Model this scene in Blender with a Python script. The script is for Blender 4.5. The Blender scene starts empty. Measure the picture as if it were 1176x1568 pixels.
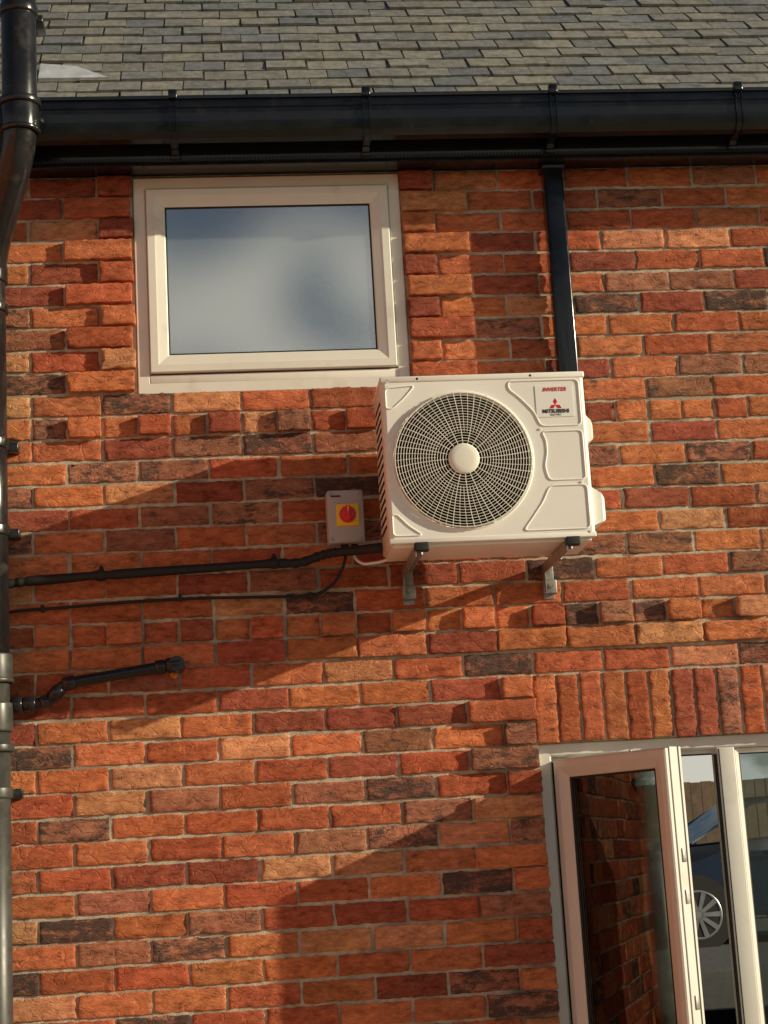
import bpy, bmesh, math, random
from mathutils import Vector, Matrix, noise
random.seed(31)
S=bpy.context.scene
S.view_settings.view_transform='Standard'
S.view_settings.look='None'
S.view_settings.exposure=0
COL=S.collection

# ------------------------------------------------------------ materials
def newmat(name):
    m=bpy.data.materials.new(name); m.use_nodes=True
    nt=m.node_tree; nt.nodes.clear()
    out=nt.nodes.new('ShaderNodeOutputMaterial')
    return m,nt,out
def N(nt,t,**kw):
    n=nt.nodes.new(t)
    for k,v in kw.items():
        if hasattr(n,k): setattr(n,k,v)
        else: n.inputs[k].default_value=v
    return n
def L(nt,a,b): nt.links.new(a,b)
def ramp(nt,fac,stops):
    r=nt.nodes.new('ShaderNodeValToRGB')
    e=r.color_ramp.elements
    while len(e)<len(stops): e.new(0.5)
    for i,(p,c) in enumerate(stops):
        e[i].position=p; e[i].color=(*c,1) if len(c)==3 else c
    L(nt,fac,r.inputs[0]); return r
def simple(name,col,rough=.5,metal=0,spec=.5,var=.12,vscale=6,bump=.0,bscale=80,coat=0,dirt=None):
    m,nt,out=newmat(name)
    b=N(nt,'ShaderNodeBsdfPrincipled'); b.inputs['Roughness'].default_value=rough
    b.inputs['Metallic'].default_value=metal; b.inputs['Specular IOR Level'].default_value=spec
    b.inputs['Coat Weight'].default_value=coat
    tc=N(nt,'ShaderNodeTexCoord'); n=N(nt,'ShaderNodeTexNoise'); n.inputs['Scale'].default_value=vscale
    n.inputs['Detail'].default_value=4; n.inputs['Roughness'].default_value=.65
    L(nt,tc.outputs['Object'],n.inputs['Vector'])
    lo=tuple(max(0,c*(1-var)) for c in col); hi=tuple(min(1,c*(1+var)) for c in col)
    r=ramp(nt,n.outputs[0],[(.3,lo),(.7,hi)])
    last=r.outputs[0]
    if dirt:
        n2=N(nt,'ShaderNodeTexNoise'); n2.inputs['Scale'].default_value=dirt[1]; n2.inputs['Detail'].default_value=6
        L(nt,tc.outputs['Object'],n2.inputs['Vector'])
        rr=ramp(nt,n2.outputs[0],[(dirt[2],(0,0,0)),(dirt[2]+.15,(dirt[3],)*3)])
        mx=N(nt,'ShaderNodeMix',data_type='RGBA'); L(nt,rr.outputs[0],mx.inputs[0]); L(nt,last,mx.inputs[6])
        mx.inputs[7].default_value=(*dirt[0],1); last=mx.outputs[2]
    L(nt,last,b.inputs['Base Color'])
    r2=ramp(nt,n.outputs[0],[(.3,(max(0,rough-.06),)*3),(.7,(min(1,rough+.08),)*3)])
    L(nt,r2.outputs[0],b.inputs['Roughness'])
    if bump:
        n3=N(nt,'ShaderNodeTexNoise'); n3.inputs['Scale'].default_value=bscale; n3.inputs['Detail'].default_value=4
        L(nt,tc.outputs['Object'],n3.inputs['Vector'])
        bp=N(nt,'ShaderNodeBump'); bp.inputs['Strength'].default_value=bump; bp.inputs['Distance'].default_value=.002
        L(nt,n3.outputs[0],bp.inputs['Height']); L(nt,bp.outputs[0],b.inputs['Normal'])
    L(nt,b.outputs[0],out.inputs[0]); return m

def brick_mat():
    m,nt,out=newmat('brick')
    b=N(nt,'ShaderNodeBsdfPrincipled'); b.inputs['Roughness'].default_value=.9; b.inputs['Specular IOR Level'].default_value=.15
    geo=N(nt,'ShaderNodeTexCoord')
    at=N(nt,'ShaderNodeAttribute'); at.attribute_name='Col'
    mi=N(nt,'ShaderNodeAttribute'); mi.attribute_name='Misc'
    sp=N(nt,'ShaderNodeSeparateColor'); L(nt,mi.outputs['Color'],sp.inputs[0])
    off=N(nt,'ShaderNodeVectorMath',operation='SCALE'); L(nt,mi.outputs['Vector'],off.inputs[0]); off.inputs['Scale'].default_value=17.
    add=N(nt,'ShaderNodeVectorMath',operation='ADD'); L(nt,geo.outputs['Object'],add.inputs[0]); L(nt,off.outputs[0],add.inputs[1])
    n1=N(nt,'ShaderNodeTexNoise'); n1.inputs['Scale'].default_value=20; n1.inputs['Detail'].default_value=6; n1.inputs['Roughness'].default_value=.78
    mp=N(nt,'ShaderNodeMapping'); mp.inputs['Scale'].default_value=(1,1,2.4); L(nt,add.outputs[0],mp.inputs[0]); L(nt,mp.outputs[0],n1.inputs['Vector'])
    r1=ramp(nt,n1.outputs[0],[(.32,(.38,.32,.32)),(.43,(.78,.74,.74)),(.55,(1.05,1.05,1.05)),(.68,(1.36,1.44,1.42))])
    mul=N(nt,'ShaderNodeMix',data_type='RGBA',blend_type='MULTIPLY'); mul.inputs[0].default_value=1
    L(nt,at.outputs['Color'],mul.inputs[6]); L(nt,r1.outputs[0],mul.inputs[7])
    n2=N(nt,'ShaderNodeTexNoise'); n2.inputs['Scale'].default_value=12; n2.inputs['Detail'].default_value=7; n2.inputs['Roughness'].default_value=.85
    mp2=N(nt,'ShaderNodeMapping'); mp2.inputs['Location'].default_value=(3.3,1.7,9.1); L(nt,mp.outputs[0],mp2.inputs[0])
    L(nt,mp2.outputs[0],n2.inputs['Vector'])
    sm=N(nt,'ShaderNodeMath',operation='ADD'); L(nt,n2.outputs[0],sm.inputs[0]); L(nt,sp.outputs[0],sm.inputs[1])
    r2=ramp(nt,sm.outputs[0],[(.60,(0,0,0)),(.68,(.9,.9,.9))])
    mx=N(nt,'ShaderNodeMix',data_type='RGBA'); L(nt,r2.outputs[0],mx.inputs[0]); L(nt,mul.outputs[2],mx.inputs[6]); mx.inputs[7].default_value=(.078,.060,.056,1)
    n3=N(nt,'ShaderNodeTexNoise'); n3.inputs['Scale'].default_value=46; n3.inputs['Detail'].default_value=6; n3.inputs['Roughness'].default_value=.85
    L(nt,mp.outputs[0],n3.inputs['Vector'])
    r3=ramp(nt,n3.outputs[0],[(.55,(0,0,0)),(.71,(.5,.5,.5))])
    mx2=N(nt,'ShaderNodeMix',data_type='RGBA'); L(nt,r3.outputs[0],mx2.inputs[0]); L(nt,mx.outputs[2],mx2.inputs[6]); mx2.inputs[7].default_value=(.64,.40,.25,1)
    # broad weathering that runs across several bricks
    n5=N(nt,'ShaderNodeTexNoise'); n5.inputs['Scale'].default_value=1.7; n5.inputs['Detail'].default_value=4; L(nt,geo.outputs['Object'],n5.inputs['Vector'])
    r5=ramp(nt,n5.outputs[0],[(.35,(.84,.83,.83)),(.65,(1.08,1.08,1.08))])
    ml=N(nt,'ShaderNodeMix',data_type='RGBA',blend_type='MULTIPLY'); ml.inputs[0].default_value=1
    L(nt,mx2.outputs[2],ml.inputs[6]); L(nt,r5.outputs[0],ml.inputs[7])
    L(nt,ml.outputs[2],b.inputs['Base Color'])
    w=N(nt,'ShaderNodeTexWave'); w.bands_direction='Z'; w.inputs['Scale'].default_value=7; w.inputs['Distortion'].default_value=12; w.inputs['Detail'].default_value=3; w.inputs['Detail Scale'].default_value=2.0
    L(nt,add.outputs[0],w.inputs['Vector'])
    rw=ramp(nt,w.outputs[1],[(0,(0,0,0)),(.12,(1,1,1))])
    n4=N(nt,'ShaderNodeTexNoise'); n4.inputs['Scale'].default_value=95; n4.inputs['Detail'].default_value=5; n4.inputs['Roughness'].default_value=.75
    L(nt,mp.outputs[0],n4.inputs['Vector'])
    hm=N(nt,'ShaderNodeMath',operation='MULTIPLY_ADD'); L(nt,rw.outputs[0],hm.inputs[0]); hm.inputs[1].default_value=.45; L(nt,n4.outputs[0],hm.inputs[2])
    hm2=N(nt,'ShaderNodeMath',operation='MULTIPLY_ADD'); L(nt,n1.outputs[0],hm2.inputs[0]); hm2.inputs[1].default_value=1.7; L(nt,hm.outputs[0],hm2.inputs[2])
    b3=N(nt,'ShaderNodeBump'); b3.inputs['Strength'].default_value=1.0; b3.inputs['Distance'].default_value=.0038; L(nt,hm2.outputs[0],b3.inputs['Height'])
    L(nt,b3.outputs[0],b.inputs['Normal'])
    L(nt,b.outputs[0],out.inputs[0]); return m

def slate_mat():
    m,nt,out=newmat('roof_slate')
    b=N(nt,'ShaderNodeBsdfPrincipled'); b.inputs['Roughness'].default_value=.6; b.inputs['Specular IOR Level'].default_value=.4
    geo=N(nt,'ShaderNodeTexCoord')
    at=N(nt,'ShaderNodeAttribute'); at.attribute_name='Col'
    n1=N(nt,'ShaderNodeTexNoise'); n1.inputs['Scale'].default_value=25; n1.inputs['Detail'].default_value=6; n1.inputs['Roughness'].default_value=.7
    L(nt,geo.outputs['Object'],n1.inputs['Vector'])
    r1=ramp(nt,n1.outputs[0],[(.3,(.6,.6,.6)),(.7,(1.35,1.33,1.27))])
    mul=N(nt,'ShaderNodeMix',data_type='RGBA',blend_type='MULTIPLY'); mul.inputs[0].default_value=1
    L(nt,at.outputs['Color'],mul.inputs[6]); L(nt,r1.outputs[0],mul.inputs[7]); L(nt,mul.outputs[2],b.inputs['Base Color'])
    n4=N(nt,'ShaderNodeTexNoise'); n4.inputs['Scale'].default_value=60; n4.inputs['Detail'].default_value=5
    L(nt,geo.outputs['Object'],n4.inputs['Vector'])
    b2=N(nt,'ShaderNodeBump'); b2.inputs['Strength'].default_value=.7; b2.inputs['Distance'].default_value=.004; L(nt,n4.outputs[0],b2.inputs['Height']); L(nt,b2.outputs[0],b.inputs['Normal'])
    L(nt,b.outputs[0],out.inputs[0]); return m

def glass_mat(name,base=.1,tint=(.9,.95,.94)):
    m,nt,out=newmat(name)
    tr=N(nt,'ShaderNodeBsdfTransparent'); tr.inputs[0].default_value=(*tint,1)
    gl=N(nt,'ShaderNodeBsdfGlossy'); gl.inputs['Roughness'].default_value=.0; gl.inputs['Color'].default_value=(1,1,1,1)
    fr=N(nt,'ShaderNodeFresnel'); fr.inputs[0].default_value=1.5
    ad=N(nt,'ShaderNodeMath',operation='ADD'); ad.use_clamp=True; L(nt,fr.outputs[0],ad.inputs[0]); ad.inputs[1].default_value=base
    mx=N(nt,'ShaderNodeMixShader'); L(nt,ad.outputs[0],mx.inputs[0]); L(nt,tr.outputs[0],mx.inputs[1]); L(nt,gl.outputs[0],mx.inputs[2])
    tc=N(nt,'ShaderNodeTexCoord'); n=N(nt,'ShaderNodeTexNoise'); n.inputs['Scale'].default_value=2.5; L(nt,tc.outputs['Object'],n.inputs['Vector'])
    bp=N(nt,'ShaderNodeBump'); bp.inputs['Strength'].default_value=.12; bp.inputs['Distance'].default_value=.004; L(nt,n.outputs[0],bp.inputs['Height']); L(nt,bp.outputs[0],gl.inputs['Normal'])
    L(nt,mx.outputs[0],out.inputs[0]); return m
def frosted_mat():
    m,nt,out=newmat('obscured_glass')
    d=N(nt,'ShaderNodeBsdfDiffuse'); d.inputs[0].default_value=(.20,.25,.26,1)
    gl=N(nt,'ShaderNodeBsdfGlossy'); gl.inputs['Roughness'].default_value=.035; gl.inputs['Color'].default_value=(1,1,1,1)
    mx=N(nt,'ShaderNodeMixShader'); mx.inputs[0].default_value=.55; L(nt,d.outputs[0],mx.inputs[1]); L(nt,gl.outputs[0],mx.inputs[2])
    tc=N(nt,'ShaderNodeTexCoord'); n=N(nt,'ShaderNodeTexNoise'); n.inputs['Scale'].default_value=420; n.inputs['Detail'].default_value=2; L(nt,tc.outputs['Object'],n.inputs['Vector'])
    bp=N(nt,'ShaderNodeBump'); bp.inputs['Strength'].default_value=.15; bp.inputs['Distance'].default_value=.0003; L(nt,n.outputs[0],bp.inputs['Height']); L(nt,bp.outputs[0],gl.inputs['Normal']); L(nt,bp.outputs[0],d.inputs['Normal'])
    L(nt,mx.outputs[0],out.inputs[0]); return m

M_brick=brick_mat()
M_mortar=simple('mortar',(.54,.48,.37),.95,var=.32,vscale=30,bump=1.,bscale=200,spec=.1,dirt=((.25,.21,.16),5,.48,.75))
M_slate=slate_mat()
M_upvc=simple('cream_upvc',(.84,.82,.74),.35,var=.04,vscale=4,dirt=((.5,.44,.35),9,.6,.35))
M_upvc2=simple('cream_upvc_window',(.74,.72,.67),.35,var=.04,vscale=4,dirt=((.45,.4,.33),9,.58,.4))
M_blk=simple('black_plastic',(.008,.009,.011),.14,var=.3,vscale=12,dirt=((.05,.045,.04),14,.62,.4))
M_blkpipe=simple('black_pipe',(.014,.014,.015),.2,var=.3,vscale=14,dirt=((.12,.1,.08),11,.6,.5))
M_greypipe=simple('weathered_pipe',(.045,.047,.042),.38,var=.3,vscale=14,dirt=((.14,.13,.1),11,.55,.6))
M_foam=simple('pipe_lagging',(.010,.010,.010),.6,var=.3,vscale=40,bump=.5,bscale=90)
M_white=simple('painted_steel',(.92,.91,.85),.38,var=.03,vscale=3,dirt=((.62,.56,.45),7,.62,.35))
M_wire=simple('guard_wire',(.88,.87,.78),.4,var=.05)
M_dark=simple('fan_cavity',(.006,.006,.006),.8,spec=.1)
M_blade=simple('fan_blade',(.008,.008,.008),.9,spec=.05)
M_galv=simple('galvanised_steel',(.34,.33,.31),.45,metal=.6,var=.3,vscale=40)
M_rubber=simple('rubber',(.015,.015,.015),.6)
M_grey=simple('switch_grey',(.46,.45,.46),.5,var=.06)
M_yel=simple('switch_yellow',(.95,.64,.02),.4,var=.04)
M_red=simple('switch_red',(.75,.02,.015),.35,var=.05)
M_label=simple('label_white',(.9,.9,.87),.4,var=.02)
M_lred=simple('label_red',(.65,.01,.02),.4,var=.02)
M_lblk=simple('label_black',(.03,.03,.03),.4,var=.02)
M_gask=simple('gasket',(.012,.012,.012),.6)
M_lead=simple('lead_flashing',(.6,.63,.68),.4,metal=.1,var=.2,vscale=20)
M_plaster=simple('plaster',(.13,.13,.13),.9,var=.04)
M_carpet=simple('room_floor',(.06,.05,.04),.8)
M_glass=glass_mat('window_glass',.03,(.72,.78,.8))
M_glass2=glass_mat('sash_glass',.06,(.82,.87,.86))
M_frost=frosted_mat()
M_foamorange=simple('expanding_foam',(.6,.26,.05),.8,bump=.8,bscale=60)

# ------------------------------------------------------------ mesh helpers
class MB:
    def __init__(s): s.v=[];s.f=[];s.m=[];s.sm=[];s.c=[];s.k=[]
    def add(s,vs,fs,mi=0,smooth=False,col=(1,1,1),misc=(0,0,0)):
        o=len(s.v); s.v+= [tuple(v) for v in vs]
        s.c+=[(*col,1)]*len(vs); s.k+=[(*misc,1)]*len(vs)
        for f in fs: s.f.append(tuple(i+o for i in f)); s.m.append(mi); s.sm.append(smooth)
    def box(s,x0,x1,y0,y1,z0,z1,mi=0,bev=0.,**kw):
        if x0>x1:x0,x1=x1,x0
        if y0>y1:y0,y1=y1,y0
        if z0>z1:z0,z1=z1,z0
        b=min(bev,(x1-x0)*.45,(y1-y0)*.45,(z1-z0)*.45)
        if b<=0:
            vs=[(x,y,z) for x in (x0,x1) for y in (y0,y1) for z in (z0,z1)]
            s.add(vs,[(0,1,3,2),(4,6,7,5),(0,4,5,1),(2,3,7,6),(0,2,6,4),(1,5,7,3)],mi,**kw); return
        bm=bmesh.new(); bmesh.ops.create_cube(bm,size=1)
        for v in bm.verts:
            v.co=Vector(((x0+x1)/2+v.co.x*(x1-x0),(y0+y1)/2+v.co.y*(y1-y0),(z0+z1)/2+v.co.z*(z1-z0)))
        bmesh.ops.bevel(bm,geom=bm.edges[:],offset=b,segments=3,profile=.5,affect='EDGES')
        s.bm(bm,mi,True,**kw)
    def bm(s,bm,mi=0,smooth=False,M=None,**kw):
        bm.verts.ensure_lookup_table(); bm.verts.index_update()
        vs=[(M@v.co if M else v.co) for v in bm.verts]
        s.add(vs,[[v.index for v in f.verts] for f in bm.faces],mi,smooth,**kw); bm.free()
    def rings(s,loops,mi=0,smooth=False,close=True,capa=False,capb=False,**kw):
        n=len(loops[0]); vs=[p for l in loops for p in l]; fs=[]
        for i in range(len(loops)-1):
            for j in range(n if close else n-1):
                a=i*n+j;b=i*n+(j+1)%n; fs.append((a,b,b+n,a+n))
        if capa: fs.append(tuple(range(n))[::-1])
        if capb: fs.append(tuple((len(loops)-1)*n+j for j in range(n)))
        s.add(vs,fs,mi,smooth,**kw)
    def rect(s,x0,x1,z0,z1,prof,mi=0,**kw):
        """mitred frame: prof = list of (inset, y)"""
        lo=[[(x0+i,y,z0+i),(x1-i,y,z0+i),(x1-i,y,z1-i),(x0+i,y,z1-i)] for i,y in prof]
        s.rings(lo,mi,**kw)
    def cyl(s,a,b,r,r2=None,n=20,mi=0,caps=True,smooth=True,**kw):
        a=Vector(a);b=Vector(b); r2=r if r2 is None else r2
        d=(b-a).normalized(); u=d.orthogonal().normalized(); w=d.cross(u)
        cs=[(math.cos(2*math.pi*i/n),math.sin(2*math.pi*i/n)) for i in range(n)]
        la=[a+(u*c+w*q)*r for c,q in cs]; lb=[b+(u*c+w*q)*r2 for c,q in cs]
        s.rings([la,lb],mi,smooth,**kw)
        if caps:
            s.add(la,[tuple(range(n))[::-1]],mi,False,**kw); s.add(lb,[tuple(range(n))],mi,False,**kw)
    def tube(s,pts,r,n=14,mi=0,caps=True,**kw):
        pts=[Vector(p) for p in pts]; loops=[]; u=None
        for i,p in enumerate(pts):
            d=(pts[min(i+1,len(pts)-1)]-pts[max(i-1,0)]).normalized()
            if u is None: u=d.orthogonal().normalized()
            u=(u-d*u.dot(d)).normalized(); w=d.cross(u)
            rr=r(i) if callable(r) else r
            loops.append([p+(u*math.cos(2*math.pi*j/n)+w*math.sin(2*math.pi*j/n))*rr for j in range(n)])
        s.rings(loops,mi,True,capa=caps,capb=caps,**kw)
    def obj(s,name,mats,parent=None):
        me=bpy.data.meshes.new(name); me.from_pydata(s.v,[],s.f)
        me.polygons.foreach_set('material_index',s.m); me.polygons.foreach_set('use_smooth',s.sm)
        for m in mats: me.materials.append(m)
        a=me.color_attributes.new('Col','FLOAT_COLOR','POINT'); a.data.foreach_set('color',[x for c in s.c for x in c])
        a=me.color_attributes.new('Misc','FLOAT_COLOR','POINT'); a.data.foreach_set('color',[x for c in s.k for x in c])
        if len(s.f)<60000:
            bm=bmesh.new(); bm.from_mesh(me); bmesh.ops.recalc_face_normals(bm,faces=bm.faces[:]); bm.to_mesh(me); bm.free()
        me.update(); o=bpy.data.objects.new(name,me); COL.objects.link(o)
        if parent: o.parent=parent
        return o
def empty(name,loc=(0,0,0)):
    e=bpy.data.objects.new(name,None); e.location=loc; e.empty_display_size=.2; COL.objects.link(e); return e
def smooth_path(pts,rad=.03,seg=6):
    P=[Vector(p) for p in pts]; out=[P[0]]
    for i in range(1,len(P)-1):
        a=(P[i-1]-P[i]);b=(P[i+1]-P[i]); r=min(rad,a.length*.45,b.length*.45)
        A=P[i]+a.normalized()*r;B=P[i]+b.normalized()*r
        for k in range(seg+1):
            t=k/seg; out.append(A*(1-t)**2+P[i]*2*t*(1-t)+B*t*t)
    out.append(P[-1]); return out

# ------------------------------------------------------------ house
house=empty('brick_house')
G=.075; PH=-.490; BW=.225; J=.010
UW=(-.266,.630,3.135,3.895)
LW=(.965,3.0,.75,1.95)
XL,XR=-1.7,4.6
MORT=.0042
def palette():
    r=random.random(); d=0.
    if r<.38: c=(.66,.215,.092)
    elif r<.64: c=(.54,.145,.068)
    elif r<.74: c=(.70,.31,.155)
    elif r<.85: c=(.40,.105,.064)
    else: c=(.47,.19,.115); d=random.choice([.05,.08,.11,.15,.19])
    if d==0 and random.random()<.4: d=random.uniform(.0,.06)
    elif d==0: d=-.1
    k=random.uniform(.80,1.12)
    return tuple(min(.9,x*k*random.uniform(.94,1.06)) for x in c),(d,random.random(),random.random())
def brick(mb,x0,x1,z0,z1,yf=0.,yb=.03,T=None,hi=True,colmis=None):
    c,k=colmis or palette()
    w=x1-x0;h=z1-z0
    jx=lambda:random.uniform(-.002,.002)
    a=[x0+jx(),x1+jx(),z0+jx(),z1+jx()]; yf+=random.uniform(-.0026,.0012); tilt=random.uniform(-.002,.002)
    e=.0020
    def lin(p,q,n): 
        return [p,p+e]+[p+e+(q-p-2*e)*i/(n) for i in range(1,n)]+[q-e,q]
    nx=max(2,int(w/.011)) if hi else 2
    nz=max(2,int(h/.011)) if hi else 2
    xs=lin(a[0],a[1],nx); zs=lin(a[2],a[3],nz)
    sd=random.random()*50; vs=[];fs=[]
    NX=len(xs);NZ=len(zs); lim=yf+.0026 if yf<-.006 else .0028
    for j,z in enumerate(zs):
        for i,x in enumerate(xs):
            edge=(i in(0,NX-1)) or (j in(0,NZ-1))
            corner=(i in(0,NX-1)) and (j in(0,NZ-1))
            y=yf+tilt*((x-x0)/w-.5)*2
            n=noise.noise(Vector((x*16+sd,z*32,sd)))
            y+=-n*.0028+noise.noise(Vector((x*50,z*90+sd,sd)))*-.0026
            xx,zz=x,z
            if edge:
                y+=.0012; q=noise.noise(Vector((x*60+sd,z*60,sd+9)))*.0046
                if i==0: xx+=q
                if i==NX-1: xx-=q
                if j==0: zz+=q
                if j==NZ-1: zz-=q
                if corner: y+=.0012
            y=min(y,lim)
            vs.append((xx,y,zz))
    for j in range(NZ-1):
        for i in range(NX-1):
            p=j*NX+i; fs.append((p,p+1,p+NX+1,p+NX))
    per=[i for i in range(NX)]+[j*NX+NX-1 for j in range(1,NZ)]+[(NZ-1)*NX+i for i in range(NX-2,-1,-1)]+[j*NX for j in range(NZ-2,0,-1)]
    o=len(vs)
    for p in per: vs.append((vs[p][0],yb,vs[p][2]))
    n=len(per)
    for q in range(n):
        b=(q+1)%n; fs.append((per[q],o+q,o+b,per[b]))
    if T: vs=[T(v) for v in vs]
    mb.add(vs,fs,0,True,col=c,misc=k)

walls=MB()
def clip(x0,x1,z0,z1):
    segs=[(x0,x1)]
    for (a,b,c,d) in (UW,LW):
        if z1-.02>c and z0+.02<d:
            ns=[]
            for s0,s1 in segs:
                if s1<=a or s0>=b: ns.append((s0,s1))
                else:
                    if s0<a: ns.append((s0,a-.002))
                    if s1>b: ns.append((b+.002,s1))
            segs=ns
    return [(p,q) for p,q in segs if q-p>.02]
PROUD=-.020
for k in range(52):
    z0=k*G; z1=z0+.065
    ph=PH+(0 if k%2==0 else BW/2)
    step=BW/2 if k in (31,40) else BW
    n0=int((XL-ph)/step)-1; n1=int((XR-ph)/step)+1
    for n in range(n0,n1+1):
        x0=ph+n*step; x1=x0+step-J
        x0=max(x0,XL);x1=min(x1,XR)
        if x1-x0<.03: continue
        for (p,q) in clip(x0,x1,z0,z1):
            yf=0.
            mid=(p+q)/2
            if 26<=k<=28 and q>LW[0] and p<LW[1]:
                if p<LW[0]-.03: q=LW[0]-J
                else: continue
                if q-p<.03: continue
            if k==40 and -.62<mid<.98:
                yf=PROUD if (n%2==0) else 0.
            elif k==31: yf=PROUD-.003 if (n%2==0) else 0.
            elif k==30: yf=-.013
            else:
                if UW[2]-.01<z0+.03:
                    if k%2==0 and (abs(p-(-.49))<.01 or abs(p-.635)<.01): yf=PROUD
                    if k%2==1 and (abs(p-(-.3775))<.01 or (abs(q-(.7475-J))<.012)): yf=PROUD
                if k<29 and k>9:
                    if k%2==1 and abs(p-.7475)<.01: yf=PROUD
                    if k%2==0 and abs(p-.86)<.01: yf=PROUD
            brick(walls,p,q,z0,z1,yf,hi=(mid<2.2 and -1.1<mid and k>11))
x=LW[0]
while x+.065<LW[1]+.05:
    brick(walls,x,x+.065,1.95,1.95+.215,-.003); x+=.075
def panel(x0,x1,z0,z1,y=MORT): 
    walls.add([(x0,y,z0),(x1,y,z0),(x1,y,z1),(x0,y,z1)],[(0,1,2,3)],1)
panel(XL,UW[0],LW[3],3.9);panel(UW[1],XR,LW[3],3.9);panel(UW[0],UW[1],LW[3],UW[2])
panel(XL,LW[0],0,LW[3]);panel(LW[1],XR,0,LW[3]);panel(LW[0],LW[1],0,LW[2])
def reveal(o,depth=.1):
    a,b,c,d=o
    walls.add([(a,MORT,c),(b,MORT,c),(b,MORT,d),(a,MORT,d),(a,depth,c),(b,depth,c),(b,depth,d),(a,depth,d)],[(0,1,5,4),(1,2,6,5),(2,3,7,6),(3,0,4,7)],1)
reveal(UW);reveal(LW)
w=walls.obj('front_wall',[M_brick,M_mortar],house)

wing=MB()
for k in range(52):
    z0=k*G; x=-4.2+(0 if k%2 else .1125)
    while x<-.02:
        brick(wing,x,min(x+.215,-.0),z0,z0+.065,0,T=lambda v:(XL-v[1],v[0],v[2]),hi=False); x+=BW
wing.add([(XL-MORT,-4.2,0),(XL-MORT,0,0),(XL-MORT,0,3.9),(XL-MORT,-4.2,3.9)],[(0,1,2,3)],1)
wing.box(XL-2.5,XL-.03,-4.2,0,0,3.88,1)
wing.obj('wing_wall',[M_brick,M_mortar],house)

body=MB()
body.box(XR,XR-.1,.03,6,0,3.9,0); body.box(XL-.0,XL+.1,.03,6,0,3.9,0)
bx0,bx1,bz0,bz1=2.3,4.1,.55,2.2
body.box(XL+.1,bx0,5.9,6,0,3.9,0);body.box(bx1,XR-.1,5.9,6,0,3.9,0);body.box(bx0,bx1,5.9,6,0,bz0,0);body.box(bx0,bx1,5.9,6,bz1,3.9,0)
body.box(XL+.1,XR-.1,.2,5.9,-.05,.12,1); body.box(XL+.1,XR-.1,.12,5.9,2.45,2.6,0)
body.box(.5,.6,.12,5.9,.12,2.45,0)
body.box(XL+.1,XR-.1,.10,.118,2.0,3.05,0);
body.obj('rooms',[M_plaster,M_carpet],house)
# roof
roof=MB(); PIT=math.radians(45); cp,sp_=math.cos(PIT),math.sin(PIT)
E0=Vector((0,-.205,4.045)); gauge=.097; tw=.139
def rp(x,s,h): return (x,E0.y+s*cp-h*sp_,E0.z+s*sp_+h*cp)
row=0;s=0.
while s<4.5:
    off=(row%2)*tw/2+random.uniform(-.006,.006); x=-2.1+off
    while x<5.0:
        g=random.uniform(.86,1.14); c=random.choice([(.222,.22,.205),(.235,.23,.212),(.215,.217,.21),(.26,.25,.222),(.2,.205,.208),(.175,.185,.20)])
        c=tuple(q*g for q in c)
        a=random.uniform(-.005,.005); t=.0105; ln=gauge*2.05; h1=.012+random.uniform(0,.008); sk=random.uniform(-.004,.004)
        x0=x+.002+random.uniform(-.0005,.0018);x1=x+tw-.002-random.uniform(0,.0018)
        tl=random.uniform(-.004,.004)
        P=[rp(x0+sk,s+a,h1),rp(x1+sk,s+a+tl,h1+random.uniform(-.002,.002)),rp(x1,s+ln,.001),rp(x0,s+ln,.001)]
        Q=[rp(x0+sk,s+a,h1+t),rp(x1+sk,s+a+tl,h1+t),rp(x1,s+ln,.001+t),rp(x0,s+ln,.001+t)]
        roof.add(P+Q,[(4,5,6,7),(0,1,5,4),(1,2,6,5),(3,0,4,7)],0,col=c)
        x+=tw
    s+=gauge;row+=1
top=s
r0=rp(-2.1,0,-.004);r1=rp(5,0,-.004);r2=rp(5,top,-.004);r3=rp(-2.1,top,-.004)
roof.add([r0,r1,r2,r3,(5,r2[1]*2-r1[1],r1[2]),(-2.1,r2[1]*2-r1[1],r1[2])],[(0,1,2,3),(3,2,4,5)],0,col=(.06,.06,.06))
roof.obj('slate_roof',[M_slate],house)
fl=MB()
fl.add([rp(-.56,.2,.034),rp(-.33,.2,.034),rp(-.44,.30,.04),rp(-.56,.33,.04),rp(-.56,.2,.022),rp(-.33,.2,.022)],[(0,1,2,3),(0,4,5,1)],0)
fl.obj('roof_flashing',[M_lead],house)
fs=MB()
fs.box(XL-.3,XR+.1,-.14,-.118,3.885,4.075,0,bev=.003)
fs.box(XL-.3,XR+.1,-.118,-.0,3.893,3.905,0)
fs.box(XL-.3,XR+.1,-.126,-.10,3.876,3.886,0)
x=-1.0
while x<2.3:
    fs.box(x,x+.006,-.148,-.14,3.885,3.893,0); x+=.012
fs.box(XL-.3,XR+.1,-.1452,-.14,3.905,3.911,0)
fs.obj('fascia_and_soffit',[M_blk],house)

# upper window
uw=MB()
a,b,c,d=UW; d=3.887
uw.rect(a+.002,b-.002,c+.002,d,[(0,.09),(0,.002),(.003,-.001),(.036,-.001),(.040,.003),(.040,.03)],0)
uw.rect(a+.040,b-.040,c+.068,d-.040,[(.0,.03),(.0,.012),(.004,.012),(.004,-.010),(.007,-.013),(.030,-.013),(.036,-.011),(.062,-.004),(.066,.0),(.066,.02)],0)
uw.box(a+.042,b-.042,-.0012,.03,c+.038,c+.066,0,bev=.002)
uw.rect(a+.038,b-.038,c+.062,d-.038,[(0,.006),(.012,.006)],1)
uw.rect(a+.040,b-.040,c+.068,d-.040,[(.0655,-.0008),(.0705,.0012),(.0705,.02)],1)
g0=.068
uw.box(a+.04+g0,b-.04-g0,.004,.012,c+.068+g0,d-.04-g0,2)
uw.obj('upper_window',[M_upvc,M_gask,M_frost],house)

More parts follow.
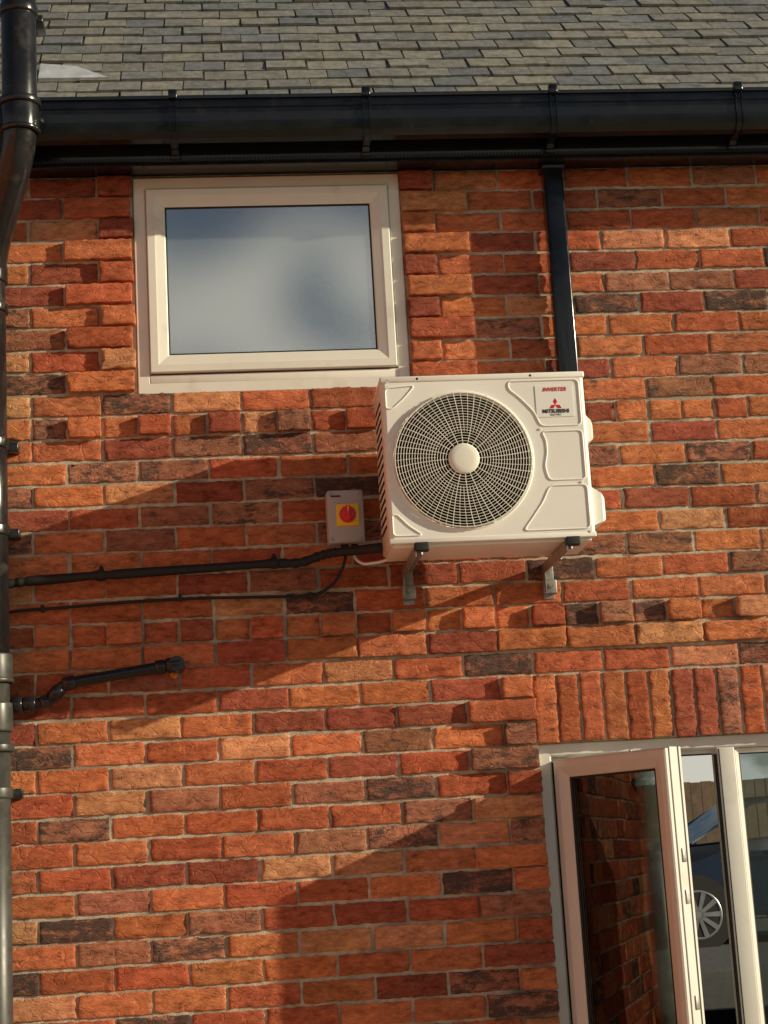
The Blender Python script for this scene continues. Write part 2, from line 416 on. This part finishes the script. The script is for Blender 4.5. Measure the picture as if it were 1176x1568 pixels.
# lower window
lw=MB(); a,b,c,d=LW; R=.03
lw.rect(a+.001,b-.001,c+.001,d-.001,[(0,R+.07),(0,R+.003),(.003,R),(.036,R),(.042,R+.006),(.042,R+.028),(.054,R+.028),(.054,R+.07)],0)
mx0,mx1=1.548,1.606
def mull(x0,x1):
    lw.box(x0,x1,R+.0015,R+.07,c+.04,d-.04,0,bev=.004)
mull(mx0,mx1); mull(2.28,2.338)
lw.rect(mx1,2.28,c+.042,d-.042,[(0,R+.02),(.004,R+.012),(.018,R+.02)],0)
lw.rect(2.338,b-.042,c+.042,d-.042,[(0,R+.02),(.004,R+.012),(.018,R+.02)],0)
lw.rect(mx1,2.28,c+.042,d-.042,[(.018,R+.0205),(.022,R+.022),(.022,R+.03)],1)
lw.box(mx1+.01,2.27,R+.026,R+.032,c+.05,d-.05,2); lw.box(2.348,b-.05,R+.026,R+.032,c+.05,d-.05,2)
lw.box(mx0-.008,mx0-.0005,R+.004,R+.016,c+.06,d-.06,1)
lw.box(mx0+.004,mx0+.008,R-.0005,R+.002,c+.05,d-.045,1)
lw.box(a+.043,a+.05,R+.012,R+.02,c+.06,d-.06,1)
lw.box(a,b,-.05,R,c-.03,c-.001,0,bev=.004)
lw.obj('lower_window_frame',[M_upvc2,M_gask,M_glass],house)
# open sash
sa=MB(); W=.475; H0=c+.048; H1=d-.052
sa.rect(0,W,H0,H1,[(0,.062),(0,.012),(.004,.012),(.004,-.002),(.008,-.006),(.026,-.006),(.034,-.003),(.056,.006),(.060,.01),(.060,.02)],0)
sa.rect(0,W,H0,H1,[(0,.062),(.045,.062),(.06,.055),(.06,.034)],0)
sa.rect(0,W,H0,H1,[(.0595,.009),(.066,.011),(.066,.02)],1)
sa.rect(0,W,H0,H1,[(-.0008,.046),(-.0008,.052)],1)
sa.box(.05,W-.05,.018,.022,H0+.05,H1-.05,2); sa.box(.05,W-.05,.032,.036,H0+.05,H1-.05,2)
for zz in (1.2,1.5,1.62): sa.box(W-.002,W+.004,.026,.042,zz-.06,zz-.02,3,bev=.001)
so=sa.obj('open_sash',[M_upvc2,M_gask,M_glass2,M_galv],house)
ANG=math.radians(-55); so.location=(a+.045,R-.008,0); so.rotation_euler=(0,0,ANG)
st=MB(); e=Vector((a+.045+.30*math.cos(ANG),R-.008+.30*math.sin(ANG),0))
for zz in (H0-.004,H1+.002):
    st.tube([(a+.33,R+.03,zz),(e.x+.03,e.y+.03,zz)],.005,6)
st.obj('friction_stays',[M_galv],house)

# ------------------------------------------------------------ gutter
gut=MB()
prof=[(-.142,4.062),(-.146,4.062),(-.148,3.985),(-.158,3.950),(-.178,3.928),(-.204,3.918),(-.232,3.922),(-.252,3.938),(-.2575,3.960),(-.2575,3.970),(-.254,3.972),(-.255,4.000),(-.255,4.016),(-.259,4.018),(-.259,4.028),(-.254,4.030),(-.254,4.044),(-.262,4.047),(-.263,4.055),(-.258,4.060),(-.248,4.057),(-.246,4.05)]
gut.rings([[(x,y,z) for y,z in prof] for x in (XL-.3,XR+.1)],0,False,close=False)
for gx in (-.115,.509,1.125,1.748,2.37,-1.1):
    cx=-.195;cz=4.0
    outer=[(cx+(y-cx)*1.12-.002,cz+(z-cz)*1.10) for y,z in prof]
    inn=[(y,z) for y,z in prof]
    for (x0,x1) in ((gx-.014,gx-.008),(gx+.006,gx+.012)):
        gut.rings([[(x0,*p) for p in inn],[(x0+.001,*p) for p in outer],[(x1-.001,*p) for p in outer],[(x1,*p) for p in inn]],0,False,close=False)
    out2=[(cx+(y-cx)*1.06-.001,cz+(z-cz)*1.05) for y,z in prof]
    gut.rings([[(gx-.008,*p) for p in out2],[(gx+.006,*p) for p in out2]],0,False,close=False)
    gut.box(gx-.015,gx+.013,-.274,-.248,4.044,4.075,0,bev=.004)
    gut.rings([[(gx-.012,-.215,3.922),(gx-.012,-.165,3.912),(gx-.012,-.141,3.893),(gx-.012,-.141,3.95)],[(gx+.010,-.215,3.922),(gx+.010,-.165,3.912),(gx+.010,-.141,3.893),(gx+.010,-.141,3.95)]],0,False,capa=True,capb=True)
    gut.box(gx-.016,gx+.014,-.152,-.1405,3.888,3.915,0,bev=.003)
gut.obj('rain_gutter',[M_blk])

dp=MB()
dp.box(1.110,1.176,-.084,-.022,2.72,3.888,0,bev=.009)
dp.box(1.104,1.182,-.090,-.015,3.86,3.892,0,bev=.004)
dp.box(1.10,1.186,-.03,-.0,2.95,2.985,0,bev=.004)
dp.obj('downpipe',[M_blk])

# ------------------------------------------------------------ soil vent pipe
sv=MB(); R1=.055
wx,wy=-.730,-.078
path=smooth_path([(-.592,-.335,5.3),(-.592,-.335,3.87),(wx,wy,3.58),(wx,wy,3.2)],.10,12)
sv.tube(path,R1,n=32,mi=0)
sv.tube([(wx,wy,3.25),(wx,wy,2.30)],R1,n=32,mi=0); sv.tube([(wx,wy,2.30),(wx,wy,0)],R1-.001,n=32,mi=1)
def collar(p,q,r,mi=0): 
    p=Vector(p);q=Vector(q);dd=(q-p).normalized()*.006
    sv.tube([p,p+dd*.2,p+dd,q-dd,q-dd*.2,q],lambda i:[r-.006,r-.001,r,r,r-.001,r-.006][i],n=32,mi=mi)
collar((-.592,-.335,3.99),(-.592,-.335,4.012),R1+.012); collar((-.592,-.335,3.90),(-.592,-.335,3.99),R1+.005); collar((-.592,-.335,3.90),(-.592,-.335,3.915),R1+.010)
collar((-.592,-.335,4.30),(-.592,-.335,4.33),R1+.006); sv.box(-.58,-.52,-.30,-.20,4.30,4.325,0,bev=.004)
collar((wx,wy,3.50),(wx,wy,3.56),R1+.008); collar((wx,wy,3.40),(wx,wy,3.43),R1+.009)
for zz in (2.95,2.67,1.86): collar((wx,wy,zz),(wx,wy,zz+.035),R1+.006,0 if zz>2.3 else 1); 
for zz in (2.95,2.67,1.86): sv.box(wx-.02,wx+.085,wy+.03,wy+.078,zz,zz+.03,0,bev=.003)
collar((wx,wy,2.06),(wx,wy,2.15),R1+.008,1); collar((wx,wy,2.21),(wx,wy,2.30),R1+.009,1); collar((wx,wy,2.21),(wx,wy,2.225),R1+.013,1); collar((wx,wy,2.0),(wx,wy,2.025),R1+.012,1)
sv.obj('soil_vent_pipe',[M_blkpipe,M_greypipe])

wp=MB(); y=-.055
P=[(-.70,y,2.142),(-.562,y,2.147),(-.512,y,2.203),(-.205,y,2.243),(-.172,y,2.247),(-.165,y+.03,2.248),(-.165,.02,2.248)]
wp.tube(smooth_path(P,.02,6),.0175,n=20)
def wc(p,q,r=.0225): 
    p=Vector(p);q=Vector(q); dd=(q-p).normalized()*.003
    wp.tube([p,p+dd,q-dd,q],lambda i:[r-.003,r,r,r-.003][i],n=20)
wc((-.675,y,2.143),(-.64,y,2.1445),.027); wc((-.64,y,2.1445),(-.60,y,2.146),.023)
wc((-.585,y,2.1465),(-.558,y,2.150)); wc((-.553,y,2.158),(-.524,y,2.19)); wc((-.516,y,2.200),(-.478,y,2.208))
wc((-.232,y,2.2395),(-.200,y,2.2435)); wc((-.198,y,2.244),(-.152,y,2.250),.024)
wp.cyl((-.165,y-.022,2.248),(-.165,-.004,2.248),.024)
wp.obj('waste_pipe',[M_blkpipe])
fo=MB(); bm=bmesh.new(); bmesh.ops.create_icosphere(bm,subdivisions=3,radius=.013)
for v in bm.verts: v.co*= (1+.3*noise.noise(v.co*120)); v.co+=Vector((-.175,-.004,2.222)); 
fo.bm(bm,0,True); fo.obj('sealant_blob',[M_foamorange])

rpz=MB()
def wob(pts,amp=.0025,n=10):
    out=[]
    P=[Vector(p) for p in pts]
    for i in range(len(P)-1):
        for k in range(n):
            t=k/n; q=P[i].lerp(P[i+1],t); q.z+=amp*noise.noise(q*9); q.y+=amp*noise.noise(q*7+Vector((5,5,5))); out.append(q)
    out.append(P[-1]); return out
rpz.tube(wob(smooth_path([(-.70,-.05,2.520),(-.644,-.05,2.528),(-.39,-.05,2.539),(.151,-.05,2.556),(.235,-.05,2.552),(.30,-.06,2.572),(.34,-.07,2.578),(.53,-.16,2.574)],.05,4),.002,3),lambda i:.0145+.0015*math.sin(i*.9),n=14)
for cx,cz in ((-.392,2.539),(.151,2.556)):
    rpz.cyl((cx-.01,-.05,cz),(cx+.01,-.05,cz+.001),.019); rpz.cyl((cx,-.05,cz+.015),(cx,-.05,cz+.03),.009,.005); rpz.cyl((cx,-.05,cz),(cx,0,cz),.008)
rpz.obj('refrigerant_pipe',[M_foam])
cb=MB()
cb.tube(wob(smooth_path([(-.70,-.02,2.435),(-.665,-.02,2.441),(-.15,-.02,2.460),(.255,-.02,2.449),(.30,-.02,2.462),(.345,-.03,2.49),(.375,-.05,2.545),(.385,-.055,2.60)],.03,5),.003,4),.0052,n=10)
for cx,cz in ((-.58,2.444),(-.15,2.46),(.262,2.449)):
    cb.box(cx-.005,cx+.005,-.028,0,cz-.008,cz+.014,0,bev=.002)
cb.obj('power_cable',[M_foam])
cw=MB(); cw.tube(smooth_path([(.41,-.055,2.60),(.405,-.06,2.56),(.43,-.08,2.535),(.50,-.12,2.535),(.545,-.17,2.56)],.04,8),.0045,n=10); cw.obj('flexible_conduit',[M_label])

# ------------------------------------------------------------ isolator switch
iso=empty('isolator_switch',(.384,0,2.692))
def child(mb,name,mats,par):
    o=mb.obj(name,mats,par); o.matrix_parent_inverse=Matrix.Translation(-Vector(par.location)); return o
ib=MB(); x0,x1,z0,z1=.325,.443,2.604,2.779
ib.box(x0,x1,-.055,-.003,z0,z1,0,bev=.007); ib.box(x0+.001,x1-.001,-.088,-.057,z0+.001,z1-.001,0,bev=.008)
ib.box(x0+.004,x1-.004,-.0575,-.0545,z0+.004,z1-.004,1)
for sx in (x0+.013,x1-.013):
    for sz in (z0+.013,z1-.013): ib.cyl((sx,-.0905,sz),(sx,-.085,sz),.0058,n=14,mi=2)
ib.cyl((.378,-.05,z0+.002),(.378,-.05,z0-.02),.013,mi=1); ib.cyl((.41,-.05,z0+.002),(.41,-.05,z0-.016),.011,mi=1)
ib.box(x0+.014,x0+.045,-.0892,-.0878,z1-.024,z1-.019,1)
child(ib,'enclosure',[M_grey,M_rubber,M_galv],iso)
ik=MB(); cx,cz=.389,2.695
ik.box(cx-.036,cx+.036,-.0975,-.086,cz-.036,cz+.036,0,bev=.003)
ik.cyl((cx,-.1,cz),(cx,-.0965,cz),.027,mi=1,n=32); ik.cyl((cx,-.110,cz),(cx,-.1,cz),.020,.023,mi=1,n=32)
ik.box(cx-.0075,cx+.0075,-.128,-.108,cz-.025,cz+.025,1,bev=.004)
ik.box(cx-.001,cx+.001,-.1287,-.1275,cz+.006,cz+.022,2)
child(ik,'rotary_knob',[M_yel,M_red,M_label,M_lblk],iso)

# ------------------------------------------------------------ air conditioner
ac=empty('air_conditioner_unit',(.80,-.27,2.54))
X0,X1,Z0,Z1=.489,1.116,2.540,3.052; YF,YB=-.400,-.150
fx,fz,fr=.726,2.787,.2185
def rrect(x0,x1,z0,z1,r,n=6):
    pts=[]
    for cx,cz,a0 in ((x1-r,z1-r,0),(x0+r,z1-r,90),(x0+r,z0+r,180),(x1-r,z0+r,270)):
        for i in range(n+1):
            a=math.radians(a0+90*i/n); pts.append((cx+r*math.cos(a),cz+r*math.sin(a)))
    return pts
cs=MB()
out_=rrect(X0,X1,Z0,Z1,.012)
lo=[[(x,YB,z) for x,z in out_],[(x,YF+.012,z) for x,z in out_]]
for t in (30,60,90):
    k=.012*(1-math.cos(math.radians(t))) ; yy=YF+.012-.012*math.sin(math.radians(t))
    lo.append([(x,yy,z) for x,z in rrect(X0+k,X1-k,Z0+k,Z1-k,max(.003,.012-k))])
cs.rings(lo,0,True,capa=True)
inner=rrect(X0+.012,X1-.012,Z0+.012,Z1-.012,.003)
NC=96
def bridge(outer,cx,cz,r,y,mb,mi=0):
    circ=[(cx+r*math.cos(2*math.pi*i/NC),cz+r*math.sin(2*math.pi*i/NC)) for i in range(NC)]
    bm=bmesh.new(); vo=[bm.verts.new((x,y,z)) for x,z in outer]; vi=[bm.verts.new((x,y,z)) for x,z in circ]
    es=[bm.edges.new((vo[i],vo[(i+1)%len(vo)])) for i in range(len(vo))]+[bm.edges.new((vi[i],vi[(i+1)%NC])) for i in range(NC)]
    bmesh.ops.triangle_fill(bm,use_beauty=True,use_dissolve=False,edges=es)
    mb.bm(bm,mi,False)
bridge(inner,fx,fz,fr,YF,cs)
def circ(r,y,n=NC): return [(fx+r*math.cos(2*math.pi*i/n),y,fz+r*math.sin(2*math.pi*i/n)) for i in range(n)]
cs.rings([circ(fr,YF),circ(fr-.003,YF-.004),circ(fr-.007,YF-.004),circ(fr-.009,YF+.004),circ(fr-.010,YF+.02)],0,True)
cs.box(X0-.004,X1+.003,YF-.003,YB+.01,Z1-.016,Z1+.004,0,bev=.005)
cs.box(X0-.001,X1+.001,YF-.0015,YF+.02,Z0-.004,Z0+.012,0,bev=.003)
cs.box(X0+.01,X1-.01,YF+.02,YB,Z0-.012,Z0+.002,0,bev=.002)
child(cs,'casing',[M_white],ac)
cv=MB(); cv.rings([circ(fr-.010,YF+.02),circ(fr-.016,YF+.14)],0,True); cv.add(circ(fr-.016,YF+.14),[tuple(range(NC))],0)
for k in range(3):
    a0=k*2*math.pi/3+.4; loops=[]
    for i in range(13):
        t=i/12; a=a0+t*1.35; loops.append([(fx+r*math.cos(a+ (r-.05)*1.5),YF+.06+.05*t,fz+r*math.sin(a+(r-.05)*1.5)) for r in (.04,.08,.12,.16,.195)])
    cv.rings(loops,1,True,close=False)
child(cv,'fan',[M_dark,M_blade],ac)
gd=MB()
hub=.047
rings=[hub+(fr-.010-hub)*i/19 for i in range(1,20)]
def ring(r,rad,y,n=72,m=6):
    loops=[]
    for i in range(n):
        a=2*math.pi*i/n; c=Vector((math.cos(a),0,math.sin(a)))
        loops.append([Vector((fx,y,fz))+c*(r+rad*math.cos(2*math.pi*j/m))+Vector((0,rad*math.sin(2*math.pi*j/m),0)) for j in range(m)])
    loops.append(loops[0]); gd.rings(loops,0,True)
def dome(r): return YF-.012-.010*(1-(r/fr)**2)
for r in rings: ring(r,.00095,dome(r))
for k in range(60):
    a=2*math.pi*k/60; pts=[]
    r_in=hub if k%3==0 else .085
    for i in range(9):
        r=r_in+(fr-.006-r_in)*i/8; aa=a+.10*(r/fr)**1.2
        pts.append((fx+r*math.cos(aa),dome(r)+.0015,fz+r*math.sin(aa)))
    gd.tube(pts,.0013 if k%3==0 else .0009,n=6)
ring(fr-.010,.0024,YF-.010)
for k in range(8):
    a=2*math.pi*(k+.5)/8; gd.cyl((fx+(fr-.008)*math.cos(a),YF-.012,fz+(fr-.008)*math.sin(a)),(fx+(fr-.008)*math.cos(a),YF,fz+(fr-.008)*math.sin(a)),.004,n=10)
n=48
disc=[[(fx+r*math.cos(2*math.pi*i/n),yy,fz+r*math.sin(2*math.pi*i/n)) for i in range(n)] for r,yy in ((hub+.001,YF-.018),(hub,YF-.0235),(hub-.004,YF-.026),(hub-.02,YF-.0275),(.002,YF-.028))]
gd.rings(disc,0,True,capb=True)
child(gd,'fan_guard',[M_wire],ac)
pr=MB()
def outline(pts,rad=.012,w=.0026):
    P=[Vector((x,YF-.0004,z)) for x,z in pts]; n=len(P); out=[]
    for i in range(n):
        a=P[i-1]-P[i];b=P[(i+1)%n]-P[i]; r=min(rad,a.length*.45,b.length*.45); A=P[i]+a.normalized()*r;B=P[i]+b.normalized()*r
        for k in range(5):
            t=k/4; out.append(A*(1-t)**2+P[i]*2*t*(1-t)+B*t*t)
    out.append(out[0]); out.append(out[1])
    pr.tube(out,w,n=8,caps=False)
outline([(.500,3.020),(.592,3.026),(.555,2.985),(.520,2.955),(.500,2.955)],.014)
outline([(.500,2.560),(.59,2.560),(.550,2.588),(.515,2.625),(.500,2.625)],.014)
outline([(.880,3.030),(1.098,3.030),(1.098,2.885),(.972,2.885),(.955,2.930),(.915,2.975),(.880,3.005)],.016)
outline([(.972,2.868),(1.098,2.868),(1.098,2.715),(.985,2.715),(.975,2.76),(.985,2.80),(.985,2.84)],.014)
outline([(.985,2.698),(1.100,2.698),(1.100,2.562),(.895,2.562),(.925,2.60),(.962,2.65)],.016)
for sx,sz in ((.97,2.876),(1.085,2.706),(.508,3.04),(1.10,2.552),(.60,3.046),(.95,3.046)): pr.cyl((sx,YF-.003,sz),(sx,YF,sz),.004,n=12)
child(pr,'pressed_panels',[M_white],ac)
sd=MB()
for i in range(15):
    z=2.60+i*.0275; sd.box(X0-.002,X0+.001,YF+.06,YB-.03,z,z+.006,0)
for i in range(15):
    z=2.60+i*.0275; sd.box(X0-.004,X0-.001,YF+.055,YB-.025,z+.008,z+.018,1,bev=.001)
child(sd,'side_grille',[M_dark,M_white],ac)
hd=MB()
def cover(z0,z1,wd,y0,y1):
    lo=[[(X1-.002,y0,z0),(X1-.002,y1,z0),(X1-.002,y1,z1),(X1-.002,y0,z1)],[(X1+wd*.8,y0,z0+.012),(X1+wd*.8,y1-.01,z0+.012),(X1+wd*.8,y1-.01,z1-.025),(X1+wd*.8,y0,z1-.025)],[(X1+wd,y0+.006,z0+.02),(X1+wd,y1-.02,z0+.02),(X1+wd,y1-.02,z1-.04),(X1+wd,y0+.006,z1-.04)]]
    hd.rings(lo,0,False,capb=True)
cover(2.835,2.935,.026,YF+.04,YB-.05); cover(2.575,2.70,.042,YF+.03,YB-.02)
child(hd,'valve_cover',[M_white],ac)
lb=MB(); lx0,lx1,lz0,lz1=.962,1.078,2.913,3.012
lb.box(lx0,lx1,YF-.0016,YF-.0002,lz0,lz1,0)
cx,cz=(lx0+lx1)/2+.002,2.9505; s_=.0125
def rhomb(px,pz,ang):
    a=math.radians(ang); u=Vector((math.cos(a),math.sin(a))); v=Vector((-u.y,u.x))
    p=Vector((px,pz)); L_=s_*1.73*1.0
    q=[p,p+u*L_/2+v*s_*.5,p+u*L_,p+u*L_/2-v*s_*.5]
    lb.add([(t.x,YF-.0022,t.y) for t in q],[(0,1,2,3)],1)
for an in (90,210,330): rhomb(cx,cz,an)
child(lb,'label',[M_label,M_lred],ac)
def text(t,x,z,size,mat,name,bold=.0):
    cu=bpy.data.curves.new(name,'FONT'); cu.body=t; cu.size=size; cu.align_x='CENTER'; cu.offset=bold; cu.extrude=.0002; cu.shear=0
    cu.materials.append(mat); o=bpy.data.objects.new(name,cu); COL.objects.link(o)
    o.parent=ac; o.matrix_parent_inverse=Matrix.Translation(-Vector(ac.location))
    o.location=(x,YF-.0024,z); o.rotation_euler=(math.radians(90),0,0); return o
o=text('INVERTER',cx,2.9945,.0165,M_lred,'label_text',.0004); o.data.shear=.25
text('MITSUBISHI',cx,2.9255,.0165,M_lblk,'label_text_maker',.0005)
text('ELECTRIC',cx,2.917,.008,M_lblk,'label_text_small')
def bracket(bx,par):
    b=MB(); t=.0035; wd=.018
    b.box(bx-wd,bx+wd,-.43,-.0,2.520,2.520+t,0); b.box(bx-wd,bx-wd+t,-.43,0,2.490,2.520,0); 
    b.box(bx-wd,bx+wd,-t-.001,-.001,2.41,2.52,0,bev=.001)
    b.box(bx-wd,bx-wd+t,-.05,-t,2.43,2.492,0)
    b.box(bx-wd-.004,bx+wd+.004,-.03,-.002,2.425,2.47,0,bev=.003)
    for zz in (2.448,): b.cyl((bx,-.034,zz),(bx,-.028,zz),.010,n=16); b.cyl((bx,-.044,zz),(bx,-.030,zz),.006,n=6,smooth=False)
    for yy in (-.375,-.20):
        b.cyl((bx+.004,yy,2.5235),(bx+.004,yy,2.541),.016,.014,mi=1); b.cyl((bx+.004,yy,2.505),(bx+.004,yy,2.52),.007,n=6,smooth=False)
    b.box(bx-wd-.001,bx+wd+.006,-.437,-.405,2.507,2.533,1,bev=.003)
    child(b,'bracket',[M_galv,M_rubber],par)
bracket(.578,ac); bracket(1.035,ac)

# ------------------------------------------------------------ ground & car beyond the house
gm=simple('grass_ground',(.07,.10,.035),.95,var=.35,vscale=1.5,bump=.6,bscale=30)
g=MB(); g.add([(-400,-400,0),(400,-400,0),(400,400,0),(-400,400,0)],[(0,1,2,3)]); g.obj('ground',[gm])
pm=simple('paving',(.42,.38,.32),.9,var=.15,vscale=5,bump=.4)
p=MB(); p.box(XL,7,-9,-.001,-.05,.03,0,bev=.01); p.obj('pavement',[pm])
tm=simple('tarmac',(.08,.08,.08),.9,var=.2,vscale=12)
d_=MB(); d_.box(-8,16,9,20,0,.60,0,bev=.05); d_.obj('driveway',[tm])

car=empty('parked_car',(5.9,12.8,.6))
M_paint=simple('car_paint_blue',(.012,.028,.07),.25,metal=.3,coat=.8,var=.05)
M_cglass=simple('car_glass',(.01,.012,.015),.05,spec=.5)
M_tyre=simple('tyre',(.02,.02,.02),.8); M_alloy=simple('alloy',(.4,.4,.41),.3,metal=.8)
M_lamp=simple('head_lamp',(.7,.72,.75),.1)
cb_=MB()
side=[(-2.15,.42),(-2.2,.65),(-2.1,.88),(-1.85,.98),(-1.2,1.02),(-.45,1.06),(.6,1.06),(1.4,1.02),(1.95,.95),(2.12,.75),(2.12,.45),(2.0,.28),(-2.0,.28)]
L2=[]
for hw,k in ((-.86,.97),(-.9,1.),(.9,1.),(.86,.97)): 
    L2.append([(x*k,hw,.28+(z-.28)*k) for x,z in side])
cb_.rings(L2,0,False,capa=True,capb=True)
cab=[(-1.35,1.0),(-.62,1.44),(-.1,1.5),(.7,1.48),(1.25,1.30),(1.75,1.0)]
cb_.rings([[(x*.93,-.62,.0+z) for x,z in cab],[(x,-.84,z if z<1.2 else z-.06) for x,z in cab]],1,False,close=False)
cb_.rings([[(x*.93,.62,z) for x,z in cab],[(x,.84,z if z<1.2 else z-.06) for x,z in cab]],1,False,close=False)
cb_.add([(x*.93,y_,z) for x,z in cab for y_ in (-.62,.62)],[(i*2,i*2+1,i*2+3,i*2+2) for i in range(5)],1)
cb_.add([(-.6,-.66,1.465),(.68,-.66,1.50),(.68,.66,1.50),(-.6,.66,1.465)],[(0,1,2,3)],0)
for sy in (-1,1):
    cb_.add([(-1.33,sy*.845,1.0),(-1.2,sy*.855,1.0),(1.6,sy*.85,1.0),(1.7,sy*.845,1.0)]+[(x*.965,sy*.80,z*.93+.02) for x,z in ((1.35,1.0),(.9,1.0),(-.9,1.0),(-1.2,1.0))],[(0,1,2,3,4,5,6,7)],1)
    cb_.box(-.95,-.75,sy*.9,sy*1.03,1.0,1.14,0,bev=.03)
    for hx in (-.55,.45): cb_.box(hx,hx+.18,sy*.9,sy*.93,.88,.91,0,bev=.01)
    cb_.box(-2.17,-1.85,sy*.6,sy*.86,.72,.86,2,bev=.03)
    for wx_ in (-1.3,1.3):
        cb_.cyl((wx_,sy*.905,.33),(wx_,sy*.70,.33),.385,n=32,mi=3)
        cb_.cyl((wx_,sy*.935,.32),(wx_,sy*.70,.32),.325,n=40,mi=3)
        cb_.cyl((wx_,sy*.938,.32),(wx_,sy*.90,.32),.06,n=20,mi=4)
        n=40
        cb_.rings([[(wx_+r*math.cos(2*math.pi*i/n),yy*sy,.32+r*math.sin(2*math.pi*i/n)) for i in range(n)] for r,yy in ((.245,.937),(.235,.943),(.22,.937))],4,True)
        for s5 in range(10):
            a_=2*math.pi*s5/10; u=Vector((math.cos(a_),0,math.sin(a_))); v=Vector((-u.z,0,u.x)); C=Vector((wx_,sy*.94,.32))
            cb_.add([C+u*.04+v*.018,C+u*.235+v*.026,C+u*.235-v*.026,C+u*.04-v*.018],[(0,1,2,3)],4)
o=cb_.obj('bodywork',[M_paint,M_cglass,M_lamp,M_tyre,M_alloy],car)
# garden fence behind the parked car
M_fence=simple('fence_timber',(.16,.11,.07),.85,var=.3,vscale=9)
fn=MB(); x=-6.
while x<15.5:
    fn.box(x,x+.145,17.5+random.uniform(-.01,.01),17.525,.62,2.45+random.uniform(-.01,.01),0); x+=.15
for zz in (.95,1.5,2.1): fn.box(-6,15.5,17.53,17.58,zz,zz+.08,0)
fn.obj('garden_fence',[M_fence])

# ------------------------------------------------------------ sky & sun
kx,kz=3.2,1.05
to=Vector((kx,-1,kz)).normalized()
sun=bpy.data.lights.new('sun','SUN'); sun.energy=5; sun.angle=math.radians(.5); sun.color=(1,.87,.62)
so_=bpy.data.objects.new('sun',sun); COL.objects.link(so_); so_.rotation_euler=to.to_track_quat('Z','Y').to_euler()
wd=bpy.data.worlds.new('World'); S.world=wd; wd.use_nodes=True; nt=wd.node_tree; nt.nodes.clear()
ow=nt.nodes.new('ShaderNodeOutputWorld'); bg=nt.nodes.new('ShaderNodeBackground')
sk=nt.nodes.new('ShaderNodeTexSky'); sk.sky_type='NISHITA'; sk.sun_disc=False; sk.sun_elevation=math.asin(to.z); sk.sun_rotation=math.atan2(to.x,to.y); sk.altitude=50; sk.air_density=1; sk.dust_density=.6
tc=nt.nodes.new('ShaderNodeTexCoord'); mp=nt.nodes.new('ShaderNodeMapping'); mp.inputs['Scale'].default_value=(1,1,1.2); mp.inputs['Location'].default_value=(.3,.1,.0)
nz=nt.nodes.new('ShaderNodeTexNoise'); nz.inputs['Scale'].default_value=17; nz.inputs['Detail'].default_value=5; nz.inputs['Roughness'].default_value=.5
L(nt,tc.outputs['Generated'],mp.inputs[0]); L(nt,mp.outputs[0],nz.inputs['Vector'])
# low bank of cloud whose ragged top sits about 20 degrees above the horizon
sxyz=nt.nodes.new('ShaderNodeSeparateXYZ'); L(nt,tc.outputs['Generated'],sxyz.inputs[0])
m1=nt.nodes.new('ShaderNodeMath'); m1.operation='MULTIPLY_ADD'; L(nt,sxyz.outputs[2],m1.inputs[0]); m1.inputs[1].default_value=-8.0; m1.inputs[2].default_value=2.86
m2=nt.nodes.new('ShaderNodeMath'); m2.operation='MULTIPLY_ADD'; L(nt,nz.outputs[0],m2.inputs[0]); m2.inputs[1].default_value=2.2; m2.inputs[2].default_value=-.68
m3=nt.nodes.new('ShaderNodeMath'); m3.operation='MINIMUM'; L(nt,m1.outputs[0],m3.inputs[0]); m3.inputs[1].default_value=.12
m4=nt.nodes.new('ShaderNodeMath'); m4.operation='ADD'; L(nt,m3.outputs[0],m4.inputs[0]); L(nt,m2.outputs[0],m4.inputs[1])
rm=ramp(nt,m4.outputs[0],[(.42,(0,0,0)),(.64,(.85,.85,.85))])
mx=nt.nodes.new('ShaderNodeMix'); mx.data_type='RGBA'; L(nt,rm.outputs[0],mx.inputs[0]); L(nt,sk.outputs[0],mx.inputs[6]); mx.inputs[7].default_value=(12.5,12.0,10.6,1)
L(nt,mx.outputs[2],bg.inputs[0]); bg.inputs[1].default_value=.052; L(nt,bg.outputs[0],ow.inputs[0])

# ------------------------------------------------------------ camera
yaw,pit,rol,f,D=.0957,.20391,-.05698,2597.6,5.36066
cam=bpy.data.cameras.new('camera'); co=bpy.data.objects.new('camera',cam); COL.objects.link(co); S.camera=co
cam.sensor_fit='VERTICAL'; cam.sensor_height=36; cam.lens=f*36/1568; cam.clip_end=2000; cam.clip_start=.05
Rm=Matrix.Rotation(-yaw,4,'Z')@Matrix.Rotation(math.pi/2+pit,4,'X')@Matrix.Rotation(rol,4,'Z')
co.matrix_world=Matrix.Translation((0,-D,1.605))@Rm
